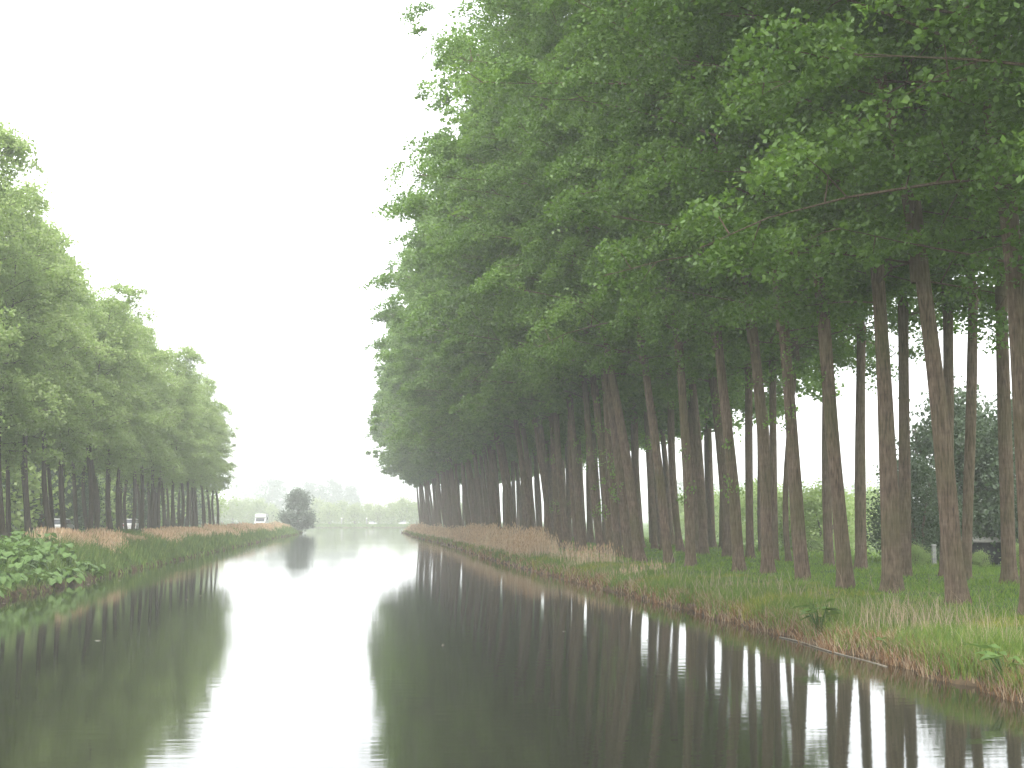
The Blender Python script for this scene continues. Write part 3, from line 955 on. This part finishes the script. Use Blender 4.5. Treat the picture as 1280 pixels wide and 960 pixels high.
# right bank: mown-looking turf under the trees, rank grass on the slope, dry stems
parts = []
x, y, d = scatter(125000, 2.2, 24, 22, 200, 1)
n = len(x)
nz = vnoise(x, y, 2.2, 1)
h = rng.uniform(0.06, 0.20, n) * (0.7 + 0.7 * nz)
c = pickcol(GREEN * np.array([1.4, 1.5, 0.95]), n)
parts.append(blades(x, y, h, np.maximum(0.012, y * 0.0005), c, 0.5))
x, y, d = scatter(90000, 0.05, 4.0, 20, 335, 1)
n = len(x)
nz = vnoise(x, y, 1.6, 2)
h = rng.uniform(0.16, 0.55, n) * (0.45 + 0.9 * nz) * np.clip(1.2 - d / 3.2, 0.25, 1)
c = pickcol(GREEN * np.array([1.3, 1.3, 1.0]), n)
yel = vnoise(x, y, 2.7, 3) > 0.66
c[yel] = c[yel] * np.array([1.5, 1.15, 1.0])
parts.append(blades(x, y, h, np.maximum(0.014, y * 0.0005), c, 0.32))
V, Fc, Cc = merge(parts)
tag(link('grass', mesh_from('right_grass', V, Fc, M_TINT, col=Cc)), 'green grass on the right bank and under the right trees', 'grass', None, 'stuff')

parts = []
x, y, d = scatter(34000, 0.0, 4.2, 20, 130, 1)
keep = (vnoise(x, y, 2.4, 5) + 0.55 * rng.uniform(-1, 1, len(x)) > 0.86) & (rng.uniform(0, 1, len(x)) < np.clip(1.2 - d / 2.6, 0.04, 1))
x, y, d = keep_of(keep, x, y, d)
n = len(x)
parts.append(blades(x, y, rng.uniform(0.3, 0.85, n), np.maximum(0.008, y * 0.0003), pickcol(TAN, n) * 0.66, 0.3))
x, y, d = scatter(26000, -0.05, 0.55, 20, 335, 1)
keep = vnoise(x, y, 1.1, 6) + 0.3 * rng.uniform(-1, 1, len(x)) > 0.42
x, y, d = keep_of(keep, x, y, d)
n = len(x)
parts.append(blades(x, y, rng.uniform(0.12, 0.42, n), np.maximum(0.010, y * 0.00045), pickcol(np.concatenate([RUST, TAN[:2] * 0.7]), n), 0.45))
V, Fc, Cc = merge(parts)
tag(link('dry_grass', mesh_from('right_dry', V, Fc, M_TINT, col=Cc)), 'dry straw-coloured stems along the right water edge', 'grass', None, 'stuff')

# right reeds: tall feathery stand from mid-distance to the far end
x, y, d = scatter(60000, 0.5, 2.9, 62, 338, 1)
dens = vnoise(x, y, 9.0, 8) * 0.75 + vnoise(x, y, 3.0, 9) * 0.35
keep = (dens > np.interp(y, [60, 80, 108, 150, 200, 338], [1.08, 0.92, 0.56, 0.54, 0.62, 0.48]) + rng.uniform(-0.38, 0.38, len(x))) & ((d > 0.9) | (rng.uniform(0, 1, len(x)) < 0.35))
x, y, d = keep_of(keep, x, y, d)
n = len(x)
hh = rng.uniform(0.55, 1.7, n) * np.interp(y, [62, 78, 100, 125, 200, 338], [0.4, 0.55, 0.92, 1.0, 0.75, 0.9]) * (0.55 + 0.75 * vnoise(x, y, 3, 10)) * np.clip(0.45 + d * 0.4, 0, 1)
V, Fc, Cc = blades(x, y, hh, np.maximum(0.014, y * 0.00026), pickcol(TAN, n), 0.09, head=(0.17, np.maximum(0.02, y * 0.00028)[:, None]))
tag(link('reeds', mesh_from('right_reeds', V, Fc, M_TINT, col=Cc)), 'tall straw-coloured reeds along the right bank', 'reeds', None, 'stuff')

# left bank
parts = []
x, y, d = scatter(66000, -0.08, 5.5, 40, 335, -1)
x, y, d = keep_of((y > 74) | (d > 4.8) | (rng.uniform(0, 1, len(x)) < 0.35), x, y, d)
n = len(x)
h = rng.uniform(0.3, 0.85, n) * (0.6 + 0.7 * vnoise(x, y, 2.5, 12)) * np.clip(0.6 + 0.5 * d, 0.4, 1)
h *= np.where((y < 76) & (d < 5), 0.6, 1.1)
cg = pickcol(GREEN * 1.1, n) * (0.75 + 0.5 * vnoise(x, y, 2.0, 18))[:, None]
parts.append(blades(x, y, h, np.maximum(0.016, y * 0.0005), cg, 0.3))
x, y, d = scatter(30000, 5, 40, 45, 335, -1)
n = len(x)
parts.append(blades(x, y, rng.uniform(0.1, 0.4, n), np.maximum(0.016, y * 0.0006), pickcol(GREEN * 1.1, n), 0.45))
V, Fc, Cc = merge(parts)
tag(link('grass', mesh_from('left_grass', V, Fc, M_TINT, col=Cc)), 'tall green grass covering the left bank', 'grass', None, 'stuff')
parts = []
x, y, d = scatter(75000, 0.9, 4.0, 76, 318, -1)
dens = vnoise(x, y, 7.0, 14) * 0.7 + vnoise(x, y, 2.5, 15) * 0.4
keep = dens > np.interp(y, [76, 84, 95, 120, 318], [0.95, 0.66, 0.42, 0.40, 0.26]) + rng.uniform(-0.3, 0.3, len(x)) + np.clip(2.6 - d, 0, 1.5) * 0.4
x, y, d = keep_of(keep, x, y, d)
n = len(x)
hh = rng.uniform(0.5, 1.2, n) * (0.5 + 0.75 * vnoise(x, y, 3, 16)) * np.interp(y, [66, 150, 318], [0.85, 0.85, 1.05])
parts.append(blades(x, y, hh, np.maximum(0.014, y * 0.00026), pickcol(TAN, n), 0.09, head=(0.17, np.maximum(0.02, y * 0.00028)[:, None])))
x, y, d = scatter(6000, 0.0, 1.2, 38, 54, -1)
n = len(x)
parts.append(blades(x, y, rng.uniform(0.4, 0.9, n), np.full(n, 0.018), pickcol(TAN, n) * 0.8, 0.3))
V, Fc, Cc = merge(parts)
tag(link('reeds', mesh_from('left_reeds', V, Fc, M_TINT, col=Cc)), 'straw-coloured reeds along the top of the left bank', 'reeds', None, 'stuff')
# far bank grass
xx = rng.uniform(-75, 90, 16000); yy = FARBANK + rng.uniform(0.2, 9, 16000)
V, Fc, Cc = blades(xx, yy, rng.uniform(0.3, 0.9, 16000), np.full(16000, 0.22), pickcol(GREEN * 1.3, 16000), 0.3)
tag(link('grass', mesh_from('far_grass', V, Fc, M_TINT, col=Cc)), 'bright green grass strip along the far bank', 'grass', None, 'stuff')


# broad-leaved plants: each a thing, each leaf a part
def broad_leaf(rg, L=1.0, W=0.8):
    """heart-shaped dished leaf lying along +x, stalk end at the origin"""
    prof = [(0.0, 0.10), (-0.10, 0.34), (0.10, 0.50), (0.42, 0.48), (0.75, 0.30), (1.0, 0.0)]
    v = [(0.06, 0, 0.0), (0.42, 0, -0.04), (0.78, 0, -0.06), (1.0, 0, -0.16)]
    for s in (1, -1):
        for (a, w) in prof[1:5]:
            v.append((a * L, s * w * W, 0.05 + 0.10 * math.sin(a * 7 + s) * w - 0.22 * max(a - 0.4, 0)))
    f = []
    for s in (0, 4):
        b0 = 4 + s
        tri = [(0, 1, b0 + 1), (0, b0 + 1, b0), (1, 2, b0 + 2), (1, b0 + 2, b0 + 1), (2, 3, b0 + 3), (2, b0 + 3, b0 + 2)]
        f += tri if s == 0 else [t[::-1] for t in tri]
    return mesh_from('broad_leaf', v, f, M_LEAF_B, face_attr=np.clip(rg.normal(0.5, 0.15, len(f)), 0, 1), smooth=True)


BL = [broad_leaf(np.random.default_rng(200 + k), 1.0, 0.75 + 0.15 * k) for k in range(3)]
STK = MB().tube([(0, 0, -0.05), (0.02, 0, 0.5), (0.06, 0, 1.0)], [0.02, 0.016, 0.012], 5, False).mesh('stalk', M_LEAF_B, True)
BL_LONG = broad_leaf(np.random.default_rng(210), 1.0, 0.38)


def broad_plant(X, Y, nl, size, hgt, label, group, long=False, spread=0.35, z=None):
    zz = float(ground_z(X, Y)) if z is None else z
    t = thing('broad_leaved_plant', label, 'plant', (X, Y, zz), random.uniform(0, 6.28), group)
    for k in range(nl):
        a = k * 2.4 + random.uniform(-0.4, 0.4)
        r = spread * random.uniform(0.3, 1.0)
        hh = hgt * random.uniform(0.45, 1.0)
        s = size * random.uniform(0.7, 1.2)
        px, py = r * math.cos(a), r * math.sin(a)
        # stalk leans from the root to the leaf base
        ln = math.sqrt(px * px + py * py + hh * hh)
        st = link('stalk', STK, t, (0, 0, 0), (0, math.acos(hh / ln), math.atan2(py, px)), (1, 1, ln * 0.98))
        link('leaf', BL_LONG if long else random.choice(BL), t, (px, py, hh), (random.uniform(-0.3, 0.3), random.uniform(0.05, 0.75) - (0.5 if long else 0.0), a + random.uniform(-0.3, 0.3)), (s, s, s))
    return t


for k in range(145):
    Y = random.uniform(47, 77)
    dd = 0.1 + 4.9 * random.random() ** 1.3
    X = float(edge_l(Y)) - dd
    broad_plant(X, Y, 7, 0.38, random.uniform(0.5, 1.05) * (0.5 if dd < 0.8 else 1), 'big-leaved green plant in the dense clump on the near left bank', 'big-leaved plants on the left bank')
for (px, py, nl, s, h, lab) in ((1012, 797, 12, 0.46, 0.75, 'dark leafy plant overhanging the water beside the floating pole'),
                                (1240, 862, 11, 0.42, 0.50, 'broad pale-leaved plant at the water edge near the lower right corner'),
                                (1100, 834, 6, 0.26, 0.28, 'small dark-leaved plant at the water edge right of the floating pole')):
    d_ = ray(px, py + 14)
    Yp = 10.25 * d_[1] / d_[0]
    broad_plant(float(edge_r(Yp)) + 0.25, Yp, nl, s, h, lab, None, long=True, spread=0.3)

# floating pole along the right edge
a, b_ = at_depth(952, 798, 1), at_depth(1085, 832, 1)


def on_water(px, py):
    d = ray(px, py)
    return EYE + d * (-CAM_H / d[2])


A, B = on_water(950, 797), on_water(1088, 834)
pts = []
for t in np.linspace(0, 1, 12):
    yq = float(A[1] + (B[1] - A[1]) * t)
    pts.append(np.array([10.0 + 0.35 * math.sin(A[1] * 0.045) - 0.22 + 0.05 * math.sin(t * 9) + (0.35 * math.sin(yq * 0.045) - 0.35 * math.sin(A[1] * 0.045)), yq, 0.012 + 0.01 * math.sin(t * 5)]))
tag(MB().tube(pts, [0.014 + 0.004 * math.sin(i * 1.3) for i in range(12)], 8, True).build('floating_pole', M_POLE, smooth=True),
    'long thin bleached pole floating along the right water edge', 'pole')
# scraps adrift on the water
V, Fc = [], []
rg = np.random.default_rng(9)
nfl = 46
fl = []
for i in range(nfl):
    if i < 26:
        yy_ = rg.uniform(42, 120); xx_ = float(edge_l(yy_)) + abs(rg.normal()) * 1.3 + 0.2
    else:
        yy_ = rg.uniform(34, 95); xx_ = rg.uniform(-9, 8)
    s = rg.uniform(0.03, 0.09); a = rg.uniform(0, 6.28)
    ang = np.sort(rg.uniform(0, 6.28, 5))
    base_i = len(V)
    V += [(xx_, yy_, 0.018)] + [(xx_ + s * math.cos(q), yy_ + 0.6 * s * math.sin(q), 0.006) for q in ang]
    for j in range(5):
        fl.append((base_i, base_i + 1 + j, base_i + 1 + (j + 1) % 5))
tag(link('floating_leaves', mesh_from('floating_leaves', V, fl, plain_mat('dead_leaf', (0.22, 0.20, 0.15), 0.7, 0.2))),
    'scattered pale leaf scraps adrift on the canal', 'leaf litter', None, 'stuff')

# ------------------------------------------------------------------ small built things
# shed behind the right trees
Ys = 70.0
Xs = at_depth(1238, 715, Ys)[0]
zs = float(ground_z(Xs, Ys))
t = thing('garden_shed', 'small dark boarded shed with pale flat roof behind the right trees', 'shed', (Xs, Ys, zs), math.radians(-14))
for i in range(12):
    MB().box(-1.2 + i * 0.2, -1.2 + i * 0.2 + 0.19, -0.02, 0.02, -0.05, 1.0 + 0.01 * (i % 3)).build('board', M_DARKWOOD, t)
MB().box(-1.19, -1.15, 0.02, 1.6, -0.05, 1.0).build('side_wall', M_DARKWOOD, t)
MB().box(1.15, 1.19, 0.02, 1.6, -0.05, 1.0).build('side_wall', M_DARKWOOD, t)
MB().box(-1.15, 1.15, 1.56, 1.60, -0.05, 1.2).build('back_wall', M_DARKWOOD, t)
MB().prism([(-0.18, 1.02), (1.75, 1.22), (1.75, 1.27), (-0.18, 1.08)], 'x', -1.32, 1.32).build('roof', M_ROOFSHEET, t)
# white post
Yp = 66.0
Xp = at_depth(1168, 718, Yp)[0]
t = thing('boundary_post', 'short pale post left of the shed, beside the pale leaning trunk', 'post', (Xp, Yp, float(ground_z(Xp, Yp))))
MB().box(-0.09, 0.09, -0.08, 0.08, -0.2, 0.86, 0.01).build('shaft', M_POST, t)
MB().box(-0.11, 0.11, -0.10, 0.10, 0.86, 0.93, 0.04).build('cap', M_POST, t)
# posts on the far bank
for px, lab in ((427, 'pale slim post on the far bank, left one of the pair'), (458, 'pale slim post on the far bank, right one of the pair')):
    Xp, Yp = at_depth(px, 655, 568)[0], 568.0
    t = thing('marker_post', lab, 'post', (Xp, Yp, float(ground_z(Xp, Yp))), 0, 'posts on the far bank')
    MB().box(-0.22, 0.22, -0.2, 0.2, -0.3, 2.6, 0.03).build('shaft', M_POST, t)
    MB().box(-0.28, 0.28, -0.26, 0.26, 2.6, 2.85, 0.08).build('cap', M_WHITE, t)


def wheel(t, x, y, r=0.32):
    w = thing_part = MB().tube([(x, y - 0.1, r), (x, y + 0.1, r)], [r, r], 14).build('wheel', M_TYRE, t)
    MB().tube([(x, y - 0.105, r), (x, y + 0.105, r)], [r * 0.6, r * 0.6], 12).build('rim', M_RIM, w)


def car(X, Y, z, rz, label, group):
    t = thing('parked_car', label, 'car', (X, Y, z), rz, group)
    MB().prism([(-2.05, 0.28), (2.05, 0.28), (2.1, 0.62), (1.95, 0.82), (1.0, 0.95), (-1.75, 0.98), (-2.1, 0.85)], 'y', -0.86, 0.86).build('body', M_WHITE, t)
    MB().prism([(1.0, 0.955), (0.25, 1.40), (-1.2, 1.44), (-1.85, 0.985)], 'y', -0.76, 0.76).build('window', M_GLASS, t)
    MB().prism([(0.3, 1.40), (0.2, 1.46), (-1.15, 1.5), (-1.3, 1.44)], 'y', -0.77, 0.77).build('roof', M_WHITE, t)
    for x in (-1.3, 1.3):
        for y in (-0.8, 0.8):
            wheel(t, x, y)
    for y in (-0.65, 0.65):
        MB().box(2.03, 2.12, y - 0.18, y + 0.18, 0.6, 0.74).build('headlight', M_GLASS, t)
        MB().box(-2.13, -2.04, y - 0.14, y + 0.14, 0.62, 0.82).build('tail_light', M_LAMP, t)
    return t


for px, lab, rz in ((466, 'left one of two white cars on the far bank', 1.2), (503, 'right one of two white cars on the far bank', 1.9)):
    Xc = at_depth(px, 655, 574)[0]
    car(Xc, 574.0, float(ground_z(Xc, 574.0)) + 0.13, rz, lab, 'white cars on the far bank')
for Yc, lab in ((150, 'white car behind the left trunks, nearer one'), (196, 'white car behind the left trunks, farther one')):
    car(-28.0, float(Yc), float(ground_z(-28.0, Yc)) + 0.13, math.pi / 2, lab, 'white cars on the left road')
# camper van at the end of the left road
Yv = 322.0
Xv = at_depth(327, 650, Yv)[0]
t = thing('camper_van', 'white boxy camper van beyond the end of the left tree row', 'van', (Xv, Yv, float(ground_z(Xv, Yv)) + 0.05), math.radians(-96))
MB().prism([(-2.7, 0.35), (2.6, 0.35), (2.65, 0.95), (1.8, 1.15), (1.35, 1.9), (1.6, 2.2), (1.2, 2.75), (-2.7, 2.75)], 'y', -1.05, 1.05).build('body', M_WHITE, t)
MB().prism([(1.83, 1.16), (1.40, 1.86), (1.43, 1.88), (1.87, 1.18)], 'y', -0.9, 0.9).build('windscreen', M_GLASS, t)
for s in (-1, 1):
    MB().box(-1.6, -0.4, s * 1.06 - 0.01, s * 1.06 + 0.01, 1.5, 2.1).build('window', M_GLASS, t)
for x in (-1.7, 1.7):
    for y in (-0.95, 0.95):
        wheel(t, x, y, 0.36)
# white house glimpsed behind the left trees
Yh = 330.0
Xh = at_depth(138, 650, Yh)[0]
t = thing('white_house', 'small white house with red tiled roof glimpsed behind the left trunks', 'house', (Xh, Yh, float(ground_z(Xh, Yh)) - 0.1), math.radians(12))
MB().prism([(-3.2, 0), (3.2, 0), (3.2, 3.0), (0, 5.6), (-3.2, 3.0)], 'x', -5, 5).build('wall', M_RENDER, t)
for s in (-1, 1):
    rf = MB().prism([(s * 3.6, 2.72), (0, 5.66), (0, 5.86), (s * 3.6, 2.92)], 'x', -5.3, 5.3).build('roof', M_ROOF, t)
MB().box(3.4, 4.2, -0.4, 0.4, 5.0, 6.6).build('chimney', M_ROOF, t)
for xw in (-3.4, -1.1, 3.2):
    w = MB().box(xw - 0.5, xw + 0.5, -3.24, -3.19, 1.0, 2.3).build('window', M_GLASS, t)
    MB().box(xw - 0.6, xw + 0.6, -3.34, -3.19, 0.88, 0.99).build('sill', M_WHITE, w)
MB().box(0.7, 1.6, -3.25, -3.19, 0, 2.1).build('door', M_DARKWOOD, t)

# ------------------------------------------------------------------ the misty air
m, nt, out = new_mat('mist')
pv = nt.nodes.new('ShaderNodeVolumePrincipled')
pv.inputs['Color'].default_value = (0.96, 0.97, 0.975, 1)
pv.inputs['Density'].default_value = 0.00098
pv.inputs['Density Attribute'].default_value = ''
pv.inputs['Anisotropy'].default_value = 0.2
nt.links.new(pv.outputs[0], out.inputs['Volume'])
tag(MB().box(-2800, 2800, -120, 2850, -2.6, 34.5).build('haze', m), 'thin pale mist filling the air over the canal', 'haze', None, 'stuff')
